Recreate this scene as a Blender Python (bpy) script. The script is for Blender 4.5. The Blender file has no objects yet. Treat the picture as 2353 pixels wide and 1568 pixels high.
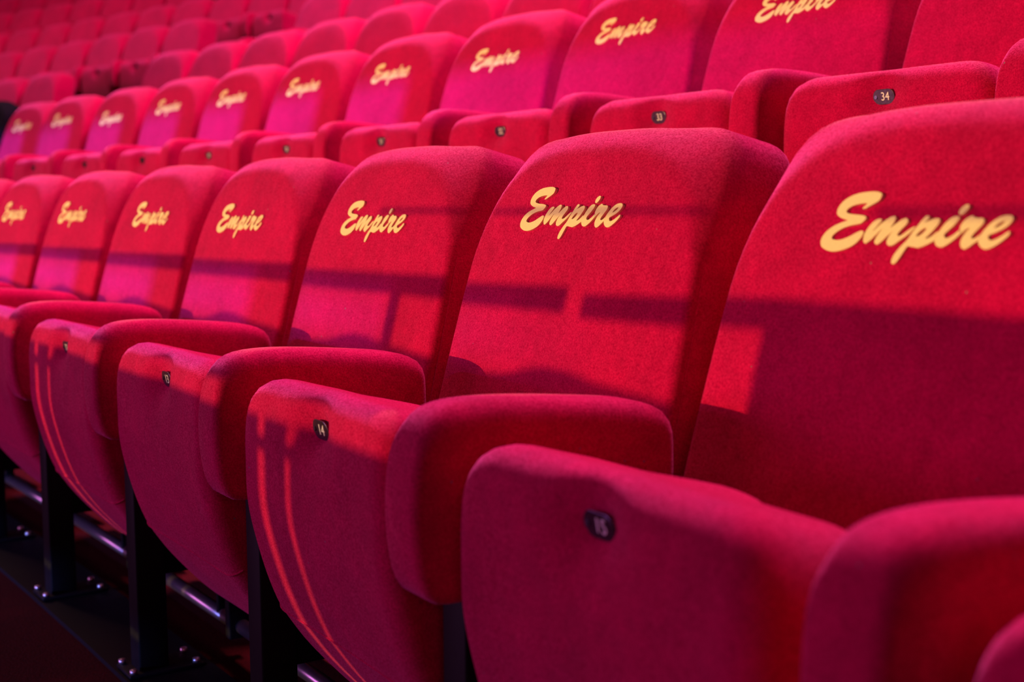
import bpy, bmesh, math, random
from mathutils import Vector, Matrix
from mathutils.geometry import tessellate_polygon

random.seed(7)
W_PX, H_PX = 2353, 1568
scene = bpy.context.scene
COL = scene.collection

# ------------------------------------------------------------------ camera
F_PX, PITCH, ROLL, YAW = 3068.23, 0.10299, -0.00678, 1.02372
CAM = Vector((0.82623, -0.83609, 0.86396))
fw = Vector((-math.sin(YAW), math.cos(YAW), 0)); rt = Vector((math.cos(YAW), math.sin(YAW), 0)); up = Vector((0, 0, 1))
f2 = fw * math.cos(PITCH) - up * math.sin(PITCH)
u2 = up * math.cos(PITCH) + fw * math.sin(PITCH)
r3 = rt * math.cos(ROLL) + u2 * math.sin(ROLL)
u3 = u2 * math.cos(ROLL) - rt * math.sin(ROLL)
cam_data = bpy.data.cameras.new('camera')
cam = bpy.data.objects.new('camera', cam_data)
COL.objects.link(cam)
m = Matrix((r3, u3, -f2)).transposed().to_4x4()
m.translation = CAM
cam.matrix_world = m
cam_data.sensor_width = 36.0
cam_data.lens = F_PX / W_PX * 36.0
cam_data.clip_start = 0.02
cam_data.clip_end = 200
cam_data.dof.use_dof = True
cam_data.dof.focus_distance = 1.72
cam_data.dof.aperture_fstop = 4.6
scene.camera = cam

# ------------------------------------------------------------------ world, exposure
scene.view_settings.view_transform = 'Standard'
scene.view_settings.look = 'None'
scene.view_settings.gamma = 1.0
scene.view_settings.use_curve_mapping = False
scene.view_settings.exposure = 0.0
world = bpy.data.worlds.new('dark_auditorium')
scene.world = world
world.use_nodes = True
bg = world.node_tree.nodes['Background']
bg.inputs['Color'].default_value = (0.10, 0.06, 1.0, 1)
bg.inputs['Strength'].default_value = 0.02

# ------------------------------------------------------------------ lamps
def aim(o, target):
    o.rotation_euler = (Vector(target) - o.location).to_track_quat('-Z', 'Y').to_euler()
def spot(name, loc, target, color, watts, radius, angle, blend=0.3):
    d = bpy.data.lights.new(name, 'SPOT'); d.energy = watts; d.color = color
    d.shadow_soft_size = radius; d.spot_size = math.radians(angle); d.spot_blend = blend
    o = bpy.data.objects.new(name, d); COL.objects.link(o); o.location = loc; aim(o, target); return o
def area(name, loc, target, color, watts, sx, sy):
    d = bpy.data.lights.new(name, 'AREA'); d.shape = 'RECTANGLE'; d.size = sx; d.size_y = sy; d.energy = watts; d.color = color
    o = bpy.data.objects.new(name, d); COL.objects.link(o); o.location = loc; aim(o, target); return o

KEY = Vector((-5.0, -11.0, 1.93))
VIO = Vector((1.5, -12.0, 1.35))
spot('stage_key_spot', KEY, (0.0, 1.0, 0.9), (1.0, 0.68, 0.15), 5300, 0.004, 64, 1.0)
spot('violet_profile_spot', VIO, (-5.8, 0.6, 1.0), (0.22, 0.30, 1.0), 14500, 0.018, 44, 1.0)
area('overhead_wash', (-2.5, 3.0, 6.0), (-2.6, 1.2, 0.6), (1.0, 0.30, 0.52), 840, 4.0, 0.8)
area('violet_front_fill', (-4.0, -6.0, 1.2), (-1.5, 0.3, 0.7), (0.95, 0.30, 0.9), 120, 4.0, 1.5)
area('added_red_fill', (4.5, -2.5, 2.2), (-0.5, 0.0, 0.5), (1.0, 0.25, 0.30), 20, 1.5, 1.5)  # added fill, stands in for red bounce on the armrest sides
area('upper_tier_wash', (-10.0, -2.0, 8.0), (-12.0, 4.8, 2.6), (1.0, 0.5, 0.4), 420, 3.0, 3.0)

# ------------------------------------------------------------------ materials
def new_mat(name):
    mt = bpy.data.materials.new(name); mt.use_nodes = True
    nt = mt.node_tree; nt.nodes.clear()
    out = nt.nodes.new('ShaderNodeOutputMaterial'); b = nt.nodes.new('ShaderNodeBsdfPrincipled')
    nt.links.new(b.outputs[0], out.inputs[0])
    return mt, nt, b
def noise(nt, vec, scale, detail=2.0, rough=0.5):
    n = nt.nodes.new('ShaderNodeTexNoise'); n.inputs['Scale'].default_value = scale
    n.inputs['Detail'].default_value = detail; n.inputs['Roughness'].default_value = rough
    nt.links.new(vec, n.inputs['Vector']); return n
def ramp(nt, fac, stops):
    r = nt.nodes.new('ShaderNodeValToRGB'); e = r.color_ramp.elements
    while len(e) < len(stops): e.new(0.5)
    for k, (p, c) in enumerate(stops): e[k].position = p; e[k].color = c
    nt.links.new(fac, r.inputs[0]); return r

def velvet():
    mt, nt, b = new_mat('red_velvet')
    tc = nt.nodes.new('ShaderNodeTexCoord'); oi = nt.nodes.new('ShaderNodeObjectInfo')
    sc_ = nt.nodes.new('ShaderNodeMath'); sc_.operation = 'MULTIPLY'; sc_.inputs[1].default_value = 37.0
    nt.links.new(oi.outputs['Random'], sc_.inputs[0])
    add = nt.nodes.new('ShaderNodeVectorMath'); add.operation = 'ADD'
    nt.links.new(tc.outputs['Object'], add.inputs[0]); nt.links.new(sc_.outputs[0], add.inputs[1])
    V = add.outputs[0]
    big = noise(nt, V, 7.0, 3.0, 0.6); fine = noise(nt, V, 420.0, 2.0, 0.7); mid = noise(nt, V, 55.0, 3.0, 0.6)
    r1 = ramp(nt, big.outputs[0], [(0.30, (0.47, 0.0012, 0.066, 1)), (0.70, (0.62, 0.0016, 0.088, 1))])
    r2 = ramp(nt, fine.outputs[0], [(0.30, (0.68, 0.68, 0.68, 1)), (0.72, (1.22, 1.22, 1.22, 1))])
    r3_ = ramp(nt, mid.outputs[0], [(0.30, (0.88, 0.88, 0.88, 1)), (0.70, (1.08, 1.08, 1.08, 1))])
    m1 = nt.nodes.new('ShaderNodeMix'); m1.data_type = 'RGBA'; m1.blend_type = 'MULTIPLY'; m1.inputs[0].default_value = 1
    nt.links.new(r1.outputs[0], m1.inputs[6]); nt.links.new(r2.outputs[0], m1.inputs[7])
    m2 = nt.nodes.new('ShaderNodeMix'); m2.data_type = 'RGBA'; m2.blend_type = 'MULTIPLY'; m2.inputs[0].default_value = 1
    nt.links.new(m1.outputs[2], m2.inputs[6]); nt.links.new(r3_.outputs[0], m2.inputs[7])
    # lint and dust specks caught in the pile
    vo = nt.nodes.new('ShaderNodeTexVoronoi'); vo.inputs['Scale'].default_value = 62.0
    nt.links.new(V, vo.inputs['Vector'])
    lt = nt.nodes.new('ShaderNodeMath'); lt.operation = 'LESS_THAN'; lt.inputs[1].default_value = 0.075
    nt.links.new(vo.outputs['Distance'], lt.inputs[0])
    sep = nt.nodes.new('ShaderNodeSeparateColor'); nt.links.new(vo.outputs['Color'], sep.inputs[0])
    gt = nt.nodes.new('ShaderNodeMath'); gt.operation = 'GREATER_THAN'; gt.inputs[1].default_value = 0.955
    nt.links.new(sep.outputs[0], gt.inputs[0])
    mu = nt.nodes.new('ShaderNodeMath'); mu.operation = 'MULTIPLY'
    nt.links.new(lt.outputs[0], mu.inputs[0]); nt.links.new(gt.outputs[0], mu.inputs[1])
    m3 = nt.nodes.new('ShaderNodeMix'); m3.data_type = 'RGBA'; m3.inputs[7].default_value = (0.22, 0.16, 0.22, 1)
    nt.links.new(mu.outputs[0], m3.inputs[0]); nt.links.new(m2.outputs[2], m3.inputs[6])
    nt.links.new(m3.outputs[2], b.inputs['Base Color'])
    b.inputs['Roughness'].default_value = 0.92
    b.inputs['Specular IOR Level'].default_value = 0.0
    b.inputs['Sheen Weight'].default_value = 0.34
    b.inputs['Sheen Roughness'].default_value = 0.50
    b.inputs['Sheen Tint'].default_value = (1.0, 0.30, 0.80, 1)
    rs = ramp(nt, fine.outputs[0], [(0.30, (0.12, 0.12, 0.12, 1)), (0.70, (0.80, 0.80, 0.80, 1))])
    nt.links.new(rs.outputs[0], b.inputs['Sheen Weight'])
    bp = nt.nodes.new('ShaderNodeBump'); bp.inputs['Strength'].default_value = 0.35; bp.inputs['Distance'].default_value = 0.0012
    nt.links.new(fine.outputs[0], bp.inputs['Height'])
    bp2 = nt.nodes.new('ShaderNodeBump'); bp2.inputs['Strength'].default_value = 0.35; bp2.inputs['Distance'].default_value = 0.012
    nt.links.new(big.outputs[0], bp2.inputs['Height']); nt.links.new(bp.outputs[0], bp2.inputs['Normal'])
    nt.links.new(bp2.outputs[0], b.inputs['Normal'])
    return mt
def simple(name, col, rough, metal=0.0, bump=0.0, scale=60.0, var=0.25, spec=0.5):
    mt, nt, b = new_mat(name)
    tc = nt.nodes.new('ShaderNodeTexCoord'); n = noise(nt, tc.outputs['Object'], scale, 4.0, 0.6)
    lo = tuple(c * (1 - var) for c in col) + (1,); hi = tuple(min(1, c * (1 + var)) for c in col) + (1,)
    r = ramp(nt, n.outputs[0], [(0.3, lo), (0.7, hi)]); nt.links.new(r.outputs[0], b.inputs['Base Color'])
    b.inputs['Roughness'].default_value = rough; b.inputs['Metallic'].default_value = metal
    b.inputs['Specular IOR Level'].default_value = spec
    if bump:
        bp = nt.nodes.new('ShaderNodeBump'); bp.inputs['Strength'].default_value = 0.5; bp.inputs['Distance'].default_value = bump
        nt.links.new(n.outputs[0], bp.inputs['Height']); nt.links.new(bp.outputs[0], b.inputs['Normal'])
    return mt
MV = velvet()
M_LOGO = simple('gold_thread', (1.0, 0.82, 0.46), 0.75, 0.0, 0.0006, 900.0, 0.12, 0.2)
M_PLATE = simple('dark_plate_metal', (0.10, 0.08, 0.14), 0.30, 0.9, 0.0, 200.0, 0.3)
M_DIGIT = simple('white_digit_paint', (0.95, 0.92, 1.0), 0.4, 0.0, 0.0, 200.0, 0.05)
M_BLACK = simple('black_powder_coat', (0.002, 0.002, 0.004), 0.6, 0.0, 0.0, 80.0, 0.3, 0.15)
M_TUBE = simple('dark_glossy_steel', (0.30, 0.24, 0.30), 0.28, 0.9, 0.0, 30.0, 0.1)
M_STEEL = simple('polished_steel', (0.75, 0.62, 0.70), 0.38, 1.0, 0.0, 30.0, 0.1)
M_CARPET = simple('dark_red_carpet', (0.05, 0.0015, 0.003), 0.95, 0.0, 0.004, 260.0, 0.5, 0.1)
M_CLOTH = simple('black_cotton', (0.006, 0.006, 0.012), 0.95, 0.0, 0.002, 300.0, 0.3, 0.1)
M_WALL = simple('dark_wall_paint', (0.05, 0.006, 0.012), 0.8, 0.0, 0.002, 8.0, 0.3, 0.2)

# ------------------------------------------------------------------ helpers
def tag(o, label=None, cat=None, group=None, kind=None):
    if label: o['label'] = label
    if cat: o['category'] = cat
    if group: o['group'] = group
    if kind: o['kind'] = kind
    return o
def link_mesh(name, bm, mats, parent=None, smooth=True):
    me = bpy.data.meshes.new(name)
    bmesh.ops.recalc_face_normals(bm, faces=bm.faces[:])
    bm.to_mesh(me); bm.free()
    for mt in (mats if isinstance(mats, (list, tuple)) else [mats]): me.materials.append(mt)
    if smooth:
        for p in me.polygons: p.use_smooth = True
    o = bpy.data.objects.new(name, me); COL.objects.link(o)
    if parent: o.parent = parent
    return o
def add_box(bm, lo, hi, mat=0, bevel=0.0):
    vs = [bm.verts.new((x, y, z)) for x in (lo[0], hi[0]) for y in (lo[1], hi[1]) for z in (lo[2], hi[2])]
    fs = []
    for q in ((0, 1, 3, 2), (4, 6, 7, 5), (0, 4, 5, 1), (2, 3, 7, 6), (0, 2, 6, 4), (1, 5, 7, 3)):
        f = bm.faces.new([vs[k] for k in q]); f.material_index = mat; fs.append(f)
    if bevel:
        es = list({e for f in fs for e in f.edges})
        bmesh.ops.bevel(bm, geom=es, offset=bevel, segments=2, profile=0.5, affect='EDGES')
def add_cyl(bm, p0, p1, r, n=14, mat=0):
    p0, p1 = Vector(p0), Vector(p1); d = (p1 - p0).normalized()
    a = d.orthogonal().normalized(); b_ = d.cross(a)
    rings = []
    for p in (p0, p1):
        rings.append([bm.verts.new(p + (a * math.cos(2 * math.pi * k / n) + b_ * math.sin(2 * math.pi * k / n)) * r) for k in range(n)])
    for k in range(n):
        f = bm.faces.new((rings[0][k], rings[0][(k + 1) % n], rings[1][(k + 1) % n], rings[1][k])); f.material_index = mat
    for rg in rings:
        f = bm.faces.new(rg); f.material_index = mat
def chaikin(pts, n=2):
    for _ in range(n):
        q = []
        for k in range(len(pts)):
            a, b_ = pts[k], pts[(k + 1) % len(pts)]
            q += [(a[0] * .75 + b_[0] * .25, a[1] * .75 + b_[1] * .25), (a[0] * .25 + b_[0] * .75, a[1] * .25 + b_[1] * .75)]
        pts = q
    return pts
def resample(pts, n):
    L = [0.0]
    for k in range(len(pts)):
        a, b_ = pts[k], pts[(k + 1) % len(pts)]; L.append(L[-1] + math.dist(a, b_))
    out = []
    k = 0
    for j in range(n):
        t = L[-1] * j / n
        while L[k + 1] < t: k += 1
        a, b_ = pts[k], pts[(k + 1) % len(pts)]; u = (t - L[k]) / max(1e-9, L[k + 1] - L[k])
        out.append((a[0] + (b_[0] - a[0]) * u, a[1] + (b_[1] - a[1]) * u))
    return out
def inward(pts):
    """unit inward normals of a closed 2D outline"""
    ar = sum(pts[k][0] * pts[(k + 1) % len(pts)][1] - pts[(k + 1) % len(pts)][0] * pts[k][1] for k in range(len(pts)))
    s = 1 if ar > 0 else -1
    out = []
    for k in range(len(pts)):
        a, b_ = pts[k - 1], pts[(k + 1) % len(pts)]
        dx, dy = b_[0] - a[0], b_[1] - a[1]; l = math.hypot(dx, dy) or 1
        out.append((-dy / l * s, dx / l * s))
    return out
def pad(bm, outline, w0, w1, frame, r0, r1, crown0=0.0, crown1=0.0, seg=5, nr=6):
    """a closed outline swept from depth w0 to w1 with rounded edges; frame(u, v, w) -> Vector"""
    nrm = inward(outline)
    cx_ = sum(p[0] for p in outline) / len(outline); cy_ = sum(p[1] for p in outline) / len(outline)
    rings = []
    n = len(outline)
    R0 = r0 if isinstance(r0, list) else [r0] * n; R1 = r1 if isinstance(r1, list) else [r1] * n
    def ring(R, k_in, w_base, k_w):
        return [(p[0] + q[0] * r * k_in, p[1] + q[1] * r * k_in, w_base + r * k_w) for p, q, r in zip(outline, nrm, R)]
    def cap(base, w, crown, sgn):
        return [[(cx_ + (p[0] - cx_) * (1 - j / nr), cy_ + (p[1] - cy_) * (1 - j / nr), w - sgn * crown * (1 - (1 - j / nr) ** 2)) for p in base] for j in range(1, nr)]
    for rg in reversed(cap(ring(R0, 1, w0, 0), w0, crown0, 1)): rings.append(rg)
    for j in range(seg + 1):
        a = math.pi / 2 * j / seg; rings.append(ring(R0, 1 - math.sin(a), w0, 1 - math.cos(a)))
    for j in range(seg + 1):
        a = math.pi / 2 * (1 - j / seg); rings.append(ring(R1, 1 - math.sin(a), w1, -(1 - math.cos(a))))
    for rg in cap(ring(R1, 1, w1, 0), w1, crown1, -1): rings.append(rg)
    vr = [[bm.verts.new(frame(*p)) for p in rg] for rg in rings]
    for a, b_ in zip(vr, vr[1:]):
        for k in range(n): bm.faces.new((a[k], a[(k + 1) % n], b_[(k + 1) % n], b_[k]))
    c0 = bm.verts.new(frame(cx_, cy_, w0 - crown0)); c1 = bm.verts.new(frame(cx_, cy_, w1 + crown1))
    for k in range(n):
        bm.faces.new((vr[0][(k + 1) % n], vr[0][k], c0)); bm.faces.new((vr[-1][k], vr[-1][(k + 1) % n], c1))

LOGO = [[[(-0.0454,0.2578),(-0.0452,0.2558),(-0.0459,0.2531),(-0.0481,0.2504),(-0.0532,0.2479),(-0.0585,0.2454),(-0.0627,0.2436),(-0.0657,0.2435),(-0.0649,0.2449),(-0.0619,0.2472),(-0.06,0.2489),(-0.0654,0.249),(-0.0724,0.2481),(-0.0786,0.2465),(-0.0834,0.244),(-0.0855,0.2417),(-0.0851,0.2403),(-0.0823,0.2389),(-0.0756,0.2381),(-0.0683,0.2377),(-0.0621,0.2371),(-0.0592,0.236),(-0.0585,0.2349),(-0.0598,0.2328),(-0.0626,0.2303),(-0.0659,0.2291),(-0.0717,0.2284),(-0.0775,0.2273),(-0.0843,0.2252),(-0.0908,0.2221),(-0.0955,0.2187),(-0.0975,0.2161),(-0.0968,0.2145),(-0.0939,0.2134),(-0.0883,0.2132),(-0.0824,0.2142),(-0.0757,0.2165),(-0.0693,0.2196),(-0.0639,0.222),(-0.0606,0.2229),(-0.0583,0.2221),(-0.0584,0.2194),(-0.0604,0.2157),(-0.064,0.2115),(-0.0691,0.2079),(-0.0773,0.2047),(-0.086,0.2027),(-0.0926,0.2021),(-0.0991,0.2027),(-0.1054,0.2049),(-0.1089,0.2072),(-0.1105,0.2104),(-0.1105,0.2137),(-0.109,0.2175),(-0.1052,0.2218),(-0.0994,0.2259),(-0.0927,0.2288),(-0.0859,0.231),(-0.0799,0.2328),(-0.0853,0.2333),(-0.0921,0.2353),(-0.0962,0.2379),(-0.0973,0.2402),(-0.097,0.244),(-0.0944,0.2482),(-0.0905,0.2519),(-0.0841,0.2554),(-0.0763,0.2579),(-0.0682,0.2592),(-0.0594,0.2598),(-0.053,0.2598),(-0.0481,0.259)],None],[[(-0.0389,0.2337),(-0.0391,0.2321),(-0.0422,0.2287),(-0.0453,0.225),(-0.0483,0.2223),(-0.0465,0.223),(-0.0417,0.2269),(-0.037,0.231),(-0.0321,0.2342),(-0.0276,0.2364),(-0.0243,0.2367),(-0.0228,0.2354),(-0.0232,0.2325),(-0.025,0.2289),(-0.0275,0.2255),(-0.0246,0.2271),(-0.0199,0.2307),(-0.0151,0.2339),(-0.0105,0.2352),(-0.0081,0.2335),(-0.0081,0.2304),(-0.0107,0.2277),(-0.0138,0.2246),(-0.0167,0.221),(-0.0174,0.2192),(-0.016,0.2183),(-0.0123,0.2191),(-0.0085,0.2216),(-0.0049,0.2245),(0.0006,0.2274),(0.0021,0.227),(-0.0013,0.2234),(-0.0057,0.2194),(-0.0104,0.2162),(-0.0152,0.2131),(-0.0189,0.2103),(-0.0226,0.2091),(-0.0262,0.2099),(-0.028,0.2123),(-0.0277,0.2155),(-0.0255,0.22),(-0.022,0.2238),(-0.0257,0.2208),(-0.0299,0.2172),(-0.0335,0.2135),(-0.0368,0.2108),(-0.0394,0.21),(-0.0418,0.2111),(-0.0427,0.2133),(-0.0413,0.217),(-0.0382,0.2224),(-0.0345,0.2261),(-0.0384,0.2233),(-0.043,0.2187),(-0.0471,0.2146),(-0.0505,0.2118),(-0.0534,0.2106),(-0.0554,0.2117),(-0.0569,0.2148),(-0.0567,0.2194),(-0.0545,0.2244),(-0.0506,0.2295),(-0.0468,0.2327),(-0.043,0.234),(-0.0408,0.2341)],None],[[(0.0115,0.2373),(0.0152,0.237),(0.0155,0.2351),(0.0123,0.232),(0.0099,0.2303),(0.0153,0.2326),(0.0209,0.2347),(0.0259,0.2352),(0.0276,0.2335),(0.0271,0.2306),(0.0245,0.2269),(0.021,0.2226),(0.0169,0.2184),(0.0146,0.216),(0.0202,0.2176),(0.0253,0.2215),(0.0283,0.224),(0.0283,0.2178),(0.0268,0.2157),(0.0224,0.2131),(0.0178,0.2109),(0.0131,0.2091),(0.0086,0.2081),(0.0037,0.209),(-0.0018,0.2096),(-0.0037,0.2087),(-0.0072,0.2018),(-0.0117,0.1944),(-0.0145,0.1926),(-0.0174,0.1933),(-0.0179,0.1972),(-0.0151,0.2032),(-0.0094,0.2102),(-0.0043,0.215),(-0.0007,0.2214),(0.004,0.2279),(0.0078,0.2334)],[(0.0039,0.2181),(0.0075,0.2186),(0.0119,0.2217),(0.0152,0.2257),(0.0137,0.2267),(0.01,0.225),(0.0062,0.2216)]],[[(0.0479,0.2366),(0.0477,0.2343),(0.0454,0.231),(0.0419,0.2272),(0.0377,0.2235),(0.0352,0.2211),(0.0355,0.2187),(0.0373,0.2174),(0.0403,0.2177),(0.0443,0.2198),(0.0481,0.2227),(0.0513,0.2253),(0.054,0.2256),(0.0523,0.2214),(0.0491,0.2185),(0.045,0.2148),(0.0407,0.2119),(0.0372,0.2099),(0.0334,0.2092),(0.0297,0.2102),(0.0274,0.2125),(0.0261,0.2157),(0.0267,0.2195),(0.0287,0.2228),(0.032,0.2281),(0.0359,0.2328),(0.0402,0.2361),(0.0439,0.2371)],None],[[(0.0557,0.2468),(0.0558,0.2449),(0.0543,0.2422),(0.0517,0.2394),(0.0487,0.238),(0.0469,0.2387),(0.0461,0.2408),(0.0473,0.2436),(0.05,0.2461),(0.0535,0.2475)],None],[[(0.0626,0.2376),(0.0625,0.2362),(0.0653,0.2356),(0.0702,0.2356),(0.0732,0.2352),(0.0743,0.2336),(0.0736,0.2304),(0.0706,0.2272),(0.0672,0.2235),(0.0647,0.2202),(0.0641,0.2184),(0.0655,0.2173),(0.0685,0.218),(0.0713,0.2199),(0.074,0.222),(0.0751,0.22),(0.0717,0.2163),(0.068,0.2134),(0.0639,0.2101),(0.0605,0.2084),(0.0578,0.2084),(0.0553,0.2104),(0.054,0.2136),(0.0545,0.2173),(0.0567,0.2215),(0.0597,0.2252),(0.0619,0.227),(0.0588,0.2265),(0.0555,0.2242),(0.0519,0.2209),(0.0505,0.2232),(0.0507,0.2255),(0.0507,0.2278),(0.0517,0.2306),(0.0542,0.2339),(0.0575,0.2362),(0.0605,0.2374)],None],[[(0.1026,0.2365),(0.1025,0.2338),(0.1004,0.2307),(0.0965,0.2275),(0.0914,0.2248),(0.0861,0.2226),(0.0813,0.2208),(0.0812,0.2192),(0.0828,0.2169),(0.0856,0.2163),(0.0904,0.218),(0.095,0.2206),(0.0986,0.2231),(0.1008,0.2247),(0.1022,0.224),(0.102,0.2218),(0.0995,0.2191),(0.0952,0.2154),(0.0903,0.212),(0.0856,0.2096),(0.0811,0.2087),(0.0776,0.2096),(0.0744,0.2118),(0.0723,0.2149),(0.0721,0.2176),(0.0732,0.2208),(0.0751,0.224),(0.078,0.2277),(0.0818,0.2318),(0.0863,0.235),(0.091,0.2373),(0.096,0.2382),(0.1002,0.238)],[(0.0852,0.2265),(0.0891,0.2279),(0.0937,0.2306),(0.0957,0.2329),(0.0945,0.2334),(0.0912,0.2322),(0.0875,0.2299)]]]

# ------------------------------------------------------------------ rows: arcs about one centre
PITCH_X = 0.53
def row_place(r, i):
    """base point and heading of seat i (counted from the near end) in row r"""
    s = i * PITCH_X
    if r == 1: xs, ys, zs, a0, k = 0.0, 0.0, 0.0, 0.0, 0.02729
    elif r == 2: xs, ys, zs, a0, k = -0.59206, 0.92421, 0.39978, 0.0082, 0.03333
    else:
        R, z, ph = {3: (35.0965, 0.7515, 4.2706), 4: (36.0239, 1.1501, 8.0049), 5: (36.9526, 1.5308, 10.1511),
                    6: (37.876, 1.943, 12.9231), 7: (38.802, 2.333, 14.5231), 8: (39.728, 2.723, 16.1231)}[r]
        a = (ph + s) / R
        return Vector((-0.1192 - R * math.sin(a), -33.2064 + R * math.cos(a), z)), a
    n = 40; X = Y = 0.0
    for j in range(n):
        th = a0 + k * s * (j + .5) / n; X += math.cos(th); Y += math.sin(th)
    return Vector((xs - X / n * s, ys - Y / n * s, zs)), a0 + k * s

# ------------------------------------------------------------------ one seat, all of its parts
REC = math.radians(15)
E_UP = Vector((0, math.sin(REC), math.cos(REC))); E_OUT = Vector((0, math.cos(REC), -math.sin(REC)))
B0 = Vector((0, 0.03, 0.62))
def back_frame(x, s, w): return B0 + Vector((x, 0, 0)) + E_UP * s + E_OUT * w   # w grows towards the rear

def back_outline():
    half = [(0, .357), (.06, .3565), (.11, .350), (.155, .337), (.19, .313), (.214, .281), (.228, .24), (.236, .19), (.242, .12), (.246, .04), (.249, -.05), (.248, -.12), (.235, -.15), (.20, -.16)]
    pts = half + [(-x, s) for x, s in reversed(half[1:])]
    return resample(chaikin(pts, 2), 96)
def seam_depth(s):
    t = min(1.0, max(0.0, (s - .16) / .19)); return .012 + .040 * t * t * (3 - 2 * t)
def make_backrest(parent):
    bm = bmesh.new()
    o = back_outline()
    def squarer(x, v, w):   # the rear shell has squarer shoulders than the front panel
        ax = min(abs(x), .225); drop = .357 - (.357 - .0765 * (ax / .214) ** 3.2)
        k = min(1.0, max(0.0, (w - .008) / .05)); k = k * k * (3 - 2 * k)
        return back_frame(x * (1 + .03 * k), v + .72 * k * drop * min(1.0, max(0.0, (v - .02) / .25)), w)
    pad(bm, o, 0.0, 0.132, squarer, [seam_depth(p[1]) for p in o], 0.022, 0.004, 0.010)
    return link_mesh('backrest', bm, MV, parent)
def make_welt(parent):
    """sewn seam running round the front panel of the backrest"""
    bm = bmesh.new()
    o = back_outline(); nr = inward(o); n = len(o); rr = 0.0014; k8 = 6
    rings = []
    for k in range(n):
        c = back_frame(o[k][0] + nr[k][0] * .0006, o[k][1] + nr[k][1] * .0006, seam_depth(o[k][1]) + .001)
        d1 = (back_frame(o[k][0] - nr[k][0], o[k][1] - nr[k][1], 0) - back_frame(o[k][0], o[k][1], 0)).normalized(); d2 = E_OUT
        rings.append([bm.verts.new(c + (d1 * math.cos(2 * math.pi * j / k8) + d2 * math.sin(2 * math.pi * j / k8)) * rr) for j in range(k8)])
    for k in range(n):
        a, b_ = rings[k], rings[(k + 1) % n]
        for j in range(k8): bm.faces.new((a[j], a[(j + 1) % k8], b_[(j + 1) % k8], b_[j]))
    return link_mesh('piping', bm, MV, parent)

def make_logo(parent):
    bm = bmesh.new()
    for outer, hole in LOGO:
        polys = [chaikin(outer, 2)] + ([chaikin(hole, 2)] if hole else [])
        pts3 = [[Vector((p[0], p[1], 0)) for p in pl] for pl in polys]
        flat = [p for pl in pts3 for p in pl]
        fr = [bm.verts.new(back_frame(p.x, p.y, -0.0052 + 0.0012 * (p.x / .25) ** 2 * 1.0)) for p in flat]
        rr = [bm.verts.new(back_frame(p.x, p.y, -0.0008)) for p in flat]
        for t in tessellate_polygon(pts3):
            bm.faces.new([fr[k] for k in t])
        base = 0
        for pl in pts3:
            n = len(pl)
            for k in range(n):
                a, b_ = base + k, base + (k + 1) % n
                bm.faces.new((fr[a], fr[b_], rr[b_], rr[a]))
            base += n
    o = link_mesh('script_logo', bm, M_LOGO, parent, smooth=False)
    o['label'] = 'gold embroidered script lettering reading Empire'
    return o

SEAT_W = 0.203
SEAT_PROF = [(-.271, .628), (-.2745, .600), (-.2745, .560), (-.2745, .515), (-.268, .475), (-.253, .415), (-.236, .368), (-.225, .350),
             (-.200, .312), (-.150, .255), (-.120, .232), (-.085, .235), (-.062, .27), (-.062, .34), (-.082, .45), (-.108, .56), (-.125, .62),
             (-.130, .622), (-.145, .632), (-.170, .640), (-.200, .648), (-.230, .657), (-.250, .656), (-.263, .646)]
def make_seat(parent):
    bm = bmesh.new()
    prof = resample(chaikin(SEAT_PROF, 2), 84); nrm = inward(prof)
    NX = 44; rings = []
    xs = []
    for j in range(NX + 1):
        t = -1 + 2 * j / NX; xs.append(SEAT_W * math.sin(t * math.pi / 2) if abs(t) > .0 else 0.0)
    for x in xs:
        a = max(0.0, abs(x) - (SEAT_W - .068)) / .068
        b_ = max(0.0, abs(x) - (SEAT_W - .034)) / .034
        dz = .046 * (1 - math.sqrt(max(0, 1 - a * a * .97))); ins = .030 * (1 - math.sqrt(max(0, 1 - min(1, b_) ** 2)))
        lowr = .035 * (1 - math.sqrt(max(0, 1 - a * a * .97)))
        ring = []
        for (y, z), q in zip(prof, nrm):
            t = (z - .23) / (.657 - .23)
            zz = z - dz * max(0, t) ** 1.6 + lowr * max(0, 1 - t) ** 2
            yy = y + q[0] * ins; zz += q[1] * ins
            if y < -.1:   # front (under) side: gentle belly plus the pulled-in dimple round the number plate
                yy -= .004 * (x / SEAT_W) ** 2
                d2 = (x / .032) ** 2 + ((zz - .616) / .024) ** 2
                yy += .025 * math.exp(-d2 * .7)
            ring.append(bm.verts.new((x, yy, zz)))
        rings.append(ring)
    n = len(prof)
    kh = min(range(n), key=lambda k: abs(prof[k][1] - .362) + (9 if prof[k][0] > -.15 else 0))
    hemline = [rg[kh].co.copy() for rg in rings[3:-3]]
    for A, B in zip(rings, rings[1:]):
        for k in range(n): bm.faces.new((A[k], A[(k + 1) % n], B[(k + 1) % n], B[k]))
    bm.faces.new(rings[0]); bm.faces.new(list(reversed(rings[-1])))
    o = link_mesh('seat', bm, MV, parent)
    # hem seam across the underside where the panel turns back
    bs = bmesh.new(); pr = None
    ringsb = []
    for c in hemline:
        ringsb.append([bs.verts.new(c + Vector((0, -.0004 + math.cos(2 * math.pi * q / 6) * .0016, math.sin(2 * math.pi * q / 6) * .0016))) for q in range(6)])
    for A, B in zip(ringsb, ringsb[1:]):
        for q in range(6): bs.faces.new((A[q], A[(q + 1) % 6], B[(q + 1) % 6], B[q]))
    link_mesh('hem_seam', bs, MV, o)
    return o
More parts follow.
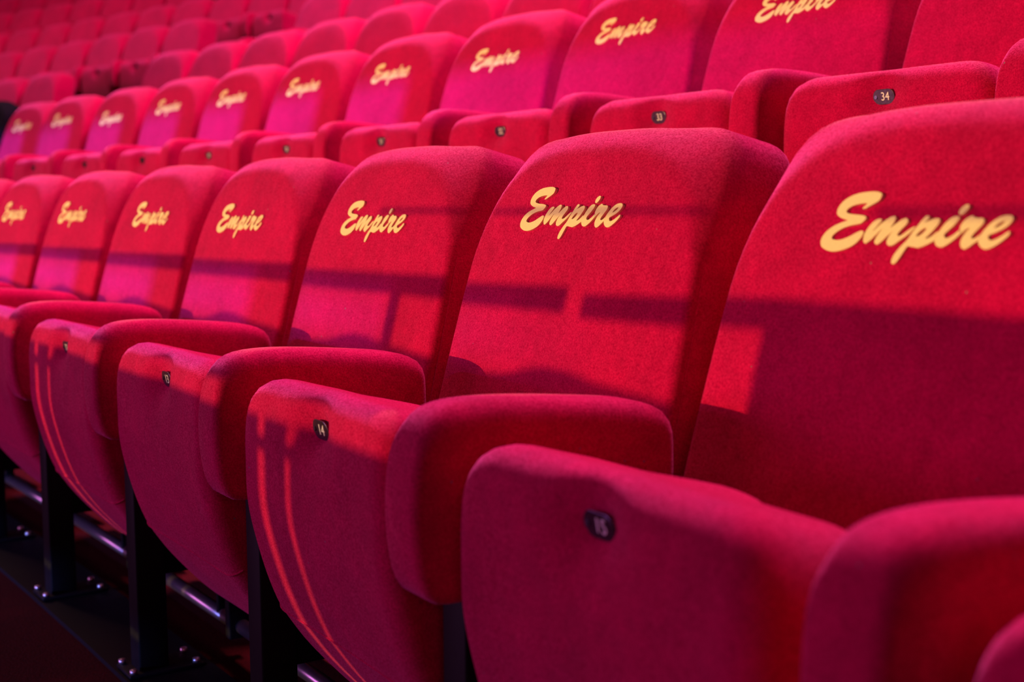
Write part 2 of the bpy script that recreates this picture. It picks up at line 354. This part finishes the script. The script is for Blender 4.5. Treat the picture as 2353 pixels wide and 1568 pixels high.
def text_mesh(body, size):
    cu = bpy.data.curves.new('numeral', 'FONT'); cu.body = body; cu.size = size; cu.align_x = 'CENTER'; cu.align_y = 'CENTER'; cu.extrude = 0.0004
    tmp = bpy.data.objects.new('numeral', cu); COL.objects.link(tmp)
    dg = bpy.context.evaluated_depsgraph_get(); me = bpy.data.meshes.new_from_object(tmp.evaluated_get(dg))
    bpy.data.objects.remove(tmp); bpy.data.curves.remove(cu); return me
def plate_mesh(num):
    """capsule-shaped metal plate with two screws and its seat number"""
    bm = bmesh.new()
    L_, Hh = .0205, .0115; o = []
    for k in range(40):
        a = 2 * math.pi * k / 40; sx = (1 if math.cos(a) >= 0 else -1) * (L_ - Hh)
        o.append((sx + Hh * math.cos(a), Hh * math.sin(a)))
    tilt = math.radians(-11)
    def fr(x, z, w):
        return Vector((x, -.2550 + w * math.cos(tilt) - z * math.sin(tilt) * -1, .616 + z * math.cos(tilt)))
    pad(bm, o, -0.001, 0.0015, fr, 0.0006, 0.0004, seg=2, nr=2)
    add_cyl(bm, fr(-.0145, 0, -0.0008), fr(-.0145, 0, -.0022), .0028, 12, 0)
    if num:
        me = text_mesh(num, .0175)
        tb = bmesh.new(); tb.from_mesh(me)
        vs = {}
        for v in tb.verts: vs[v.index] = bm.verts.new(fr(v.co.x * .95 + .0035, v.co.y, -.0014 - v.co.z))
        for f in tb.faces:
            try:
                nf = bm.faces.new([vs[v.index] for v in f.verts]); nf.material_index = 1
            except ValueError: pass
        tb.free(); bpy.data.meshes.remove(me)
    me = bpy.data.meshes.new('number_plate')
    bmesh.ops.recalc_face_normals(bm, faces=bm.faces[:]); bm.to_mesh(me); bm.free()
    me.materials.append(M_PLATE); me.materials.append(M_DIGIT)
    return me

ARM_PROF = [(-.225, .6815), (-.262, .677), (-.281, .661), (-.292, .632), (-.297, .595), (-.296, .55), (-.290, .515), (-.280, .497), (-.260, .491),
            (-.20, .495), (-.12, .508), (-.05, .522), (-.006, .533), (.004, .55), (.005, .60), (.004, .636), (-.003, .652), (-.020, .661), (-.045, .667), (-.10, .673), (-.17, .6795)]
def make_arm(parent):
    bm = bmesh.new(); o = resample(chaikin(ARM_PROF, 2), 72)
    rad = [.012 + .011 * min(1.0, max(0.0, (p[1] - .635) / .03)) for p in o]
    pad(bm, o, -.301, -.231, lambda y, z, w: Vector((w, y, z)), rad, rad, 0.003, 0.003)
    return link_mesh('armrest', bm, MV, parent)
def make_leg(parent):
    bm = bmesh.new()
    add_box(bm, (-.291, -.238, .09), (-.243, -.188, .545), bevel=.004)
    add_box(bm, (-.284, -.195, .26), (-.250, -.03, .545), bevel=.004)
    add_box(bm, (-.278, -.078, .125), (-.256, -.034, .28), bevel=.003)
    add_box(bm, (-.305, -.258, .10), (-.229, -.13, .107), bevel=.002)
    for y in (-.250, -.145):
        for x in (-.298, -.236): add_cyl(bm, (x, y, .107), (x, y, .114), .006, 10, 1)
    return link_mesh('leg', bm, [M_BLACK, M_STEEL], parent)
def make_bar(parent):
    bm = bmesh.new()
    add_cyl(bm, (-.265, -.055, .146), (.265, -.055, .146), .0125, 24, 1)
    for x in (-.19, .19):
        add_box(bm, (x - .006, -.066, .140), (x + .006, -.044, .262), bevel=.003)
        add_cyl(bm, (x - .018, -.062, .245), (x + .018, -.062, .245), .010, 12, 1)
    return link_mesh('hinge_bar', bm, [M_BLACK, M_TUBE], parent)

def make_shade_board(parent):  # added black board that keeps the space behind and below the cushions dark
    bm = bmesh.new(); add_box(bm, (-.236, .055, .115), (.236, .072, .50), bevel=.005)
    return link_mesh('rear_shade_board', bm, M_BLACK, parent)
proto = bpy.data.objects.new('theatre_seat', None); COL.objects.link(proto); proto.empty_display_size = .1
backrest = make_backrest(proto); piping = make_welt(backrest); logo = make_logo(backrest)
seat = make_seat(proto); hem = [c for c in seat.children][0]
arm = make_arm(proto); leg = make_leg(proto); bar = make_bar(proto); rear = make_shade_board(proto)
plates = {}
def get_plate(num):
    if num not in plates: plates[num] = plate_mesh(num)
    return plates[num]

ORD = ['first', 'second', 'third', 'fourth', 'fifth', 'sixth', 'seventh', 'eighth', 'ninth', 'tenth', 'eleventh', 'twelfth', 'thirteenth', 'fourteenth', 'fifteenth', 'sixteenth']
made = []
def build(r, i, label, num=None, logo_on=False, right_arm=False, logo_d=(0, 0), yaw=0.0, lean=0.0, detail=True, dx=0.0):
    first = not made
    loc, a = row_place(r, i)
    if first: root = proto
    else: root = bpy.data.objects.new('theatre_seat', None); COL.objects.link(root); root.empty_display_size = .1
    root.location = loc + Vector((-math.cos(a), -math.sin(a), 0)) * -dx
    root.rotation_euler = (0, 0, a + yaw)
    tag(root, label, 'theatre seat', 'red seats of row %s counted from the front' % ORD[r - 1])
    def cp(o, par):
        c = o.copy(); COL.objects.link(c); c.parent = par; return c
    if first: b_, st = backrest, seat; lg = logo
    else:
        b_ = cp(backrest, root); st = cp(seat, root); cp(arm, root); cp(leg, root); cp(bar, root); cp(rear, root)
        lg = None
        if detail: cp(piping, b_); cp(hem, st)
        if logo_on: lg = cp(logo, b_)
    if lg: lg.location = Vector((logo_d[0], 0, 0)) + E_UP * logo_d[1]
    b_.rotation_euler = (lean, 0, 0); 
    if lean: b_.location = B0 - Matrix.Rotation(lean, 3, 'X') @ B0
    pl = bpy.data.objects.new('number_plate', get_plate(num)); COL.objects.link(pl); pl.parent = st
    if num: pl['label'] = 'small metal plate with the seat number %s' % num
    if right_arm:
        ra = cp(arm, root); ra.location = (PITCH_X, 0, 0)
        rl = cp(leg, root); rl.location = (PITCH_X, 0, 0)
    made.append(root); return root

# row 1 (the front row, sharp): numbers run 15, 14, 13 ... away from the camera
row1_label = {
 -1: 'nearest front-row red velvet seat, only armrest and cushion corner showing',
 0: 'large red velvet tip-up seat numbered 15 in the front row, nearest with visible gold lettering',
 1: 'red velvet tip-up seat numbered 14 in front row, two bright stripes down its cushion',
 2: 'red velvet tip-up seat numbered 13 in the front row, plain unstriped cushion',
 3: 'red velvet seat of the front row beyond seat 13, thin light stripes on its cushion',
 4: 'fifth front-row red velvet seat with gold lettering, its cushion hidden behind a nearer armrest',
 5: 'sixth front-row red seat with gold lettering, second lettered one from the left picture edge',
 6: 'farthest lettered front-row red seat, cut by the left picture edge',
 7: 'front-row red seat past the last lettered one, only a sliver at the left edge'}
lg1 = {0: (0, 0), 1: (-.010, .012), 2: (-.008, -.003), 3: (-.02, -.006), 4: (.012, .0), 5: (-.02, .003), 6: (-.005, .004)}
for i in (0, -1, 1, 2, 3, 4, 5, 6, 7):
    build(1, i, row1_label[i], str(15 - i), True, False, lg1.get(i, (0, 0)), yaw=random.uniform(-.006, .006) if i else 0, lean=random.uniform(-.006, .006) if i > 0 else 0, dx=.032 if i == -1 else 0)
lg2 = {1: (0, 0), 2: (0, .012), 3: (.004, -.006), 4: (0, .002), 5: (-.01, .002), 8: (-.01, -.014), 9: (0, .004)}
row2_label = {-1: 'nearest second-row red seat, only the rounded armrest showing at the right picture edge',
 0: 'second-row red tip-up seat with the readable number plate 34, behind the nearest front seat',
 12: 'second-row red seat beyond the one hung with black cloth'}
for i in range(-1, 13):
    lab = row2_label.get(i)
    if not lab:
        if i == 11: lab = 'second-row red seat with a black cloth hung over its top'
        else: lab = 'red velvet seat with gold lettering in the second row, %s lettered one from the right' % ORD[i - 1]
    build(2, i, lab, str(34 - i) if i < 6 else None, True, False, lg2.get(i, (0, 0)), yaw=random.uniform(-.008, .008), lean=random.uniform(-.008, .008), dx={10: .07, 11: .06}.get(i, 0))
def plain(r, i, lab, ra=False):
    build(r, i, lab, None, False, ra, yaw=random.uniform(-.012, .012), lean=random.uniform(-.012, .012), detail=False)
for k, i in enumerate([x for x in range(-3, 5)]):
    plain(3, i, 'plain red seat of the third row, %s from the right before the two-seat gap' % ORD[k])
for k, i in enumerate([7, 8, 9]):
    plain(3, i, 'plain red seat of the third row beyond the two-seat gap, %s after it' % ORD[k], i == 7)
for k, i in enumerate([-5, -4, -3]):
    plain(4, i, 'plain red seat of the fourth row near side of its gap, %s before the gap' % ORD[2 - k])
for k, i in enumerate(range(0, 7)):
    plain(4, i, 'plain red seat of the fourth row beyond its gap, %s after the gap' % ORD[k], i == 0)
for k, i in enumerate(range(-4, 7)):
    plain(5, i, 'plain red seat of the fifth row, %s counted from its near end' % ORD[k])
for k, i in enumerate(range(-3, 5)):
    plain(6, i, 'plain red seat of the sixth row, %s counted from its near end' % ORD[k])
for k, i in enumerate(range(-1, 5)):
    plain(7, i, 'small plain red seat of the seventh row, %s counted from its near end' % ORD[k])
for k, i in enumerate(range(0, 5)):
    plain(8, i, 'small plain red seat of the topmost visible row, %s from its near end' % ORD[k])

# ------------------------------------------------------------------ black cloth hung over the top of a second-row backrest
def make_cloth():
    loc, a = row_place(2, 11)
    root = None
    bm = bmesh.new()
    NU, NV = 44, 34; grid = []
    rnd = random.Random(3)
    for j in range(NU + 1):
        x = .0 + .37 * j / NU
        row = []
        top = .366 if x < .16 else .366 - .11 * (1 - math.sqrt(max(0, 1 - ((x - .16) / .215) ** 2)))
        for k in range(NV + 1):
            t = k / NV
            wob = .006 * math.sin(x * 60 + k * .4) + .004 * math.sin(x * 23 - k * .3)
            if t < .42: s = top - .145 + .145 * (t / .42); w = -.012 - abs(wob)
            elif t < .58:
                q = (t - .42) / .16; s = top + .028 * math.sin(math.pi * q); w = -.012 + .13 * q
            else: s = top - .14 * (t - .58) / .42; w = .118 + abs(wob)
            row.append(bm.verts.new(back_frame(x, s, w)))
        grid.append(row)
    for A, B in zip(grid, grid[1:]):
        for k in range(NV): bm.faces.new((A[k], A[k + 1], B[k + 1], B[k]))
    # close the hanging side over the seat corner
    side = grid[-1]
    for k in range(NV // 2): 
        if k + 1 < NV - k - 1: bm.faces.new((side[k], side[k + 1], side[NV - k - 1], side[NV - k]))
    o = link_mesh('black_cloth', bm, M_CLOTH)
    o.location = loc; o.rotation_euler = (0, 0, a)
    sm = o.modifiers.new('thickness', 'SOLIDIFY'); sm.thickness = .006
    tag(o, 'black cloth draped over the top of a second-row seat at the left edge', 'cloth')
make_cloth()

# ------------------------------------------------------------------ stepped floor, risers, nosing
CX_, CY_ = -0.1192, -33.2064
def sector(bm, R0, R1, z0, z1, a0=-.12, a1=.75, n=80):
    """solid ring sector between two radii and two heights"""
    rows = []
    for k in range(n + 1):
        a = a0 + (a1 - a0) * k / n; s, c = math.sin(a), math.cos(a)
        rows.append([bm.verts.new((CX_ - R * s, CY_ + R * c, z)) for R, z in ((R0, z0), (R1, z0), (R1, z1), (R0, z1))])
    for A, B in zip(rows, rows[1:]):
        for k in range(4): bm.faces.new((A[k], A[(k + 1) % 4], B[(k + 1) % 4], B[k]))
    bm.faces.new(rows[0]); bm.faces.new(list(reversed(rows[-1])))
RR = {1: 33.2064, 2: 34.1356, 3: 35.0965, 4: 36.0239, 5: 36.9526, 6: 37.876, 7: 38.802, 8: 39.728, 9: 40.65}
ZZ = {1: 0.0, 2: 0.3985, 3: 0.7515, 4: 1.1501, 5: 1.5308, 6: 1.943, 7: 2.333, 8: 2.723}
bm = bmesh.new()
sector(bm, RR[1] - 14, RR[1] + .38, -.3, 0.09)
for r in range(2, 9): sector(bm, RR[r - 1] + .38, RR[r] + .38, -.3, ZZ[r] + .09)
fl = link_mesh('floor', bm, M_CARPET, smooth=False); tag(fl, kind='structure')
bm = bmesh.new(); sector(bm, RR[8] + .38, RR[8] + .6, -.3, 7.0)
tag(link_mesh('wall_back', bm, M_WALL, smooth=False), kind='structure')
# black strip on the floor below each row
for r in range(1, 9):
    bm = bmesh.new(); sector(bm, RR[r] - .262, RR[r] - .115, ZZ[r] + .09, ZZ[r] + .0985)
    tag(link_mesh('trim_%d' % r, bm, M_BLACK, smooth=False), kind='structure')
# ------------------------------------------------------------------ added out-of-view masks, shaped to throw bands and stripes of shade
def mask(name, lamp, dist, target_y_dir, quads, label):
    """quads: world-space corner points of the shade wanted on the seats; each is cut at the mask's own plane"""
    d = (Vector((-2.0, 0.0, .8)) - lamp); d.z = 0; d.normalize()
    bm = bmesh.new()
    def hit(p):
        v = Vector(p) - lamp; t = dist / v.dot(d); return lamp + v * t
    lowest = 9; xs = []
    for q in quads:
        f = [hit(p) for p in q]; b_ = [p + d * .004 for p in f]
        lowest = min([lowest] + [p.z for p in f]); xs += f
        vf = [bm.verts.new(p) for p in f]; vb = [bm.verts.new(p) for p in b_]
        bm.faces.new(vf); bm.faces.new(list(reversed(vb)))
        for k in range(len(f)): bm.faces.new((vf[k], vf[(k + 1) % len(f)], vb[(k + 1) % len(f)], vb[k]))
    o = link_mesh(name, bm, M_BLACK, smooth=False)
    tag(o, label, 'lighting mask')
def P_(r, i, x, y, z):
    loc, a = row_place(r, i); return loc + Vector((math.cos(a) * x - math.sin(a) * y, math.sin(a) * x + math.cos(a) * y, z))
def back_pt(r, i, x, z):   # point on a backrest's face at seat height z
    return P_(r, i, x, .03 + (z - .62) * math.tan(REC), z)
q = []
for i in range(1, 9):      # the long rail shadow crossing every backrest of the front row
    for (x0, x1) in (((-.265, .02), (.055, .265)) if i == 1 else ((-.265, .265),)):
        q.append([back_pt(1, i, x0, .727), back_pt(1, i, x1, .731), back_pt(1, i, x1, .762), back_pt(1, i, x0, .755)])
q.append([back_pt(1, 0, -.265, .735), back_pt(1, 0, -.16, .737), back_pt(1, 0, -.16, .768), back_pt(1, 0, -.265, .764)])
q.append([back_pt(1, 0, -.165, .2), back_pt(1, 0, 1.4, .2), back_pt(1, 0, 1.4, .772), back_pt(1, 0, -.165, .768)])
for i in range(1, 9):
    q.append([back_pt(1, i, -.265, .612), back_pt(1, i, .265, .612)] + [back_pt(1, i, x, z) for x, z in ((.265, .648), (.20, .652), (.11, .657), (.05, .664), (0, .664), (-.04, .657), (-.08, .648), (-.15, .643), (-.265, .634))])
q.append([back_pt(1, 2, .10, .65), back_pt(1, 2, .13, .65), back_pt(1, 2, .13, .74), back_pt(1, 2, .10, .74)])
for i, x0, x1 in ((0, -.05, .30), (1, -.20, .265), (2, .0, .265)): q.append([back_pt(1, i, x0, .849), back_pt(1, i, x1, .851), back_pt(1, i, x1, .857), back_pt(1, i, x0, .855)])
FZ = .615
def low(i, x0, x1, z0=.175, z1=FZ): q.append([P_(1, i, x0, -.27, z0), P_(1, i, x1, -.27, z0), P_(1, i, x1, -.27, z1), P_(1, i, x0, -.27, z1)])
for i in range(0, 9):
    if i in (1, 3):
        low(i, -.265, -.137); low(i, -.117, -.058); low(i, -.045, .265); low(i, -.14, -.04, .575, .592)
    else: low(i, -.265, .265)
for i in range(-1, 9): q.append([P_(1, i, -.265, -.27, -.1), P_(1, i, .265, -.27, -.1), P_(1, i, .265, -.27, .162), P_(1, i, -.265, -.27, .162)])
mask('added_light_mask', KEY, 4.0, None, q, 'added unseen black panel cutting the stage key light into bands and stripes')
q = []
for i in range(0, 9):
    q.append([back_pt(1, i, .10, .2), back_pt(1, i, .285, .2), back_pt(1, i, .285, .84), back_pt(1, i, .10, .83)])
for i in range(-1, 9):
    q.append([P_(1, i, -.265, -.27, .175), P_(1, i, .265, -.27, .175), P_(1, i, .265, -.27, .665), P_(1, i, -.265, -.27, .665)])
for i in range(0, 9): q.append([back_pt(1, i, -.265, .822), back_pt(1, i, .265, .826), back_pt(1, i, .265, .99), back_pt(1, i, -.265, .99)])
for i in range(1, 13): q.append([back_pt(2, i, -.265, .815), back_pt(2, i, .265, .82), back_pt(2, i, .265, .99), back_pt(2, i, -.265, .99)])
for i in range(-1, 13): q.append([P_(2, i, -.265, -.27, .3), P_(2, i, .265, -.27, .3), P_(2, i, .265, -.27, .665), P_(2, i, -.265, -.27, .665)])
for i in range(4, 13):
    q.append([back_pt(2, i, .10, .66), back_pt(2, i, .285, .66), back_pt(2, i, .285, .84), back_pt(2, i, .10, .83)])
for i in range(-3, 30, 3): q.append([P_(2, i, 0, .1, .985), P_(2, i + 3, 0, .1, .985), P_(2, i + 3, 0, .1, 6.0), P_(2, i, 0, .1, 6.0)])
mask('added_light_mask', VIO, 4.0, None, q, 'added unseen black panel blocking parts of the violet light')

# put every seat's base point on its own floor level
for root in made:
    root.location.z += .09
    for ch in root.children: ch.location.z -= .09
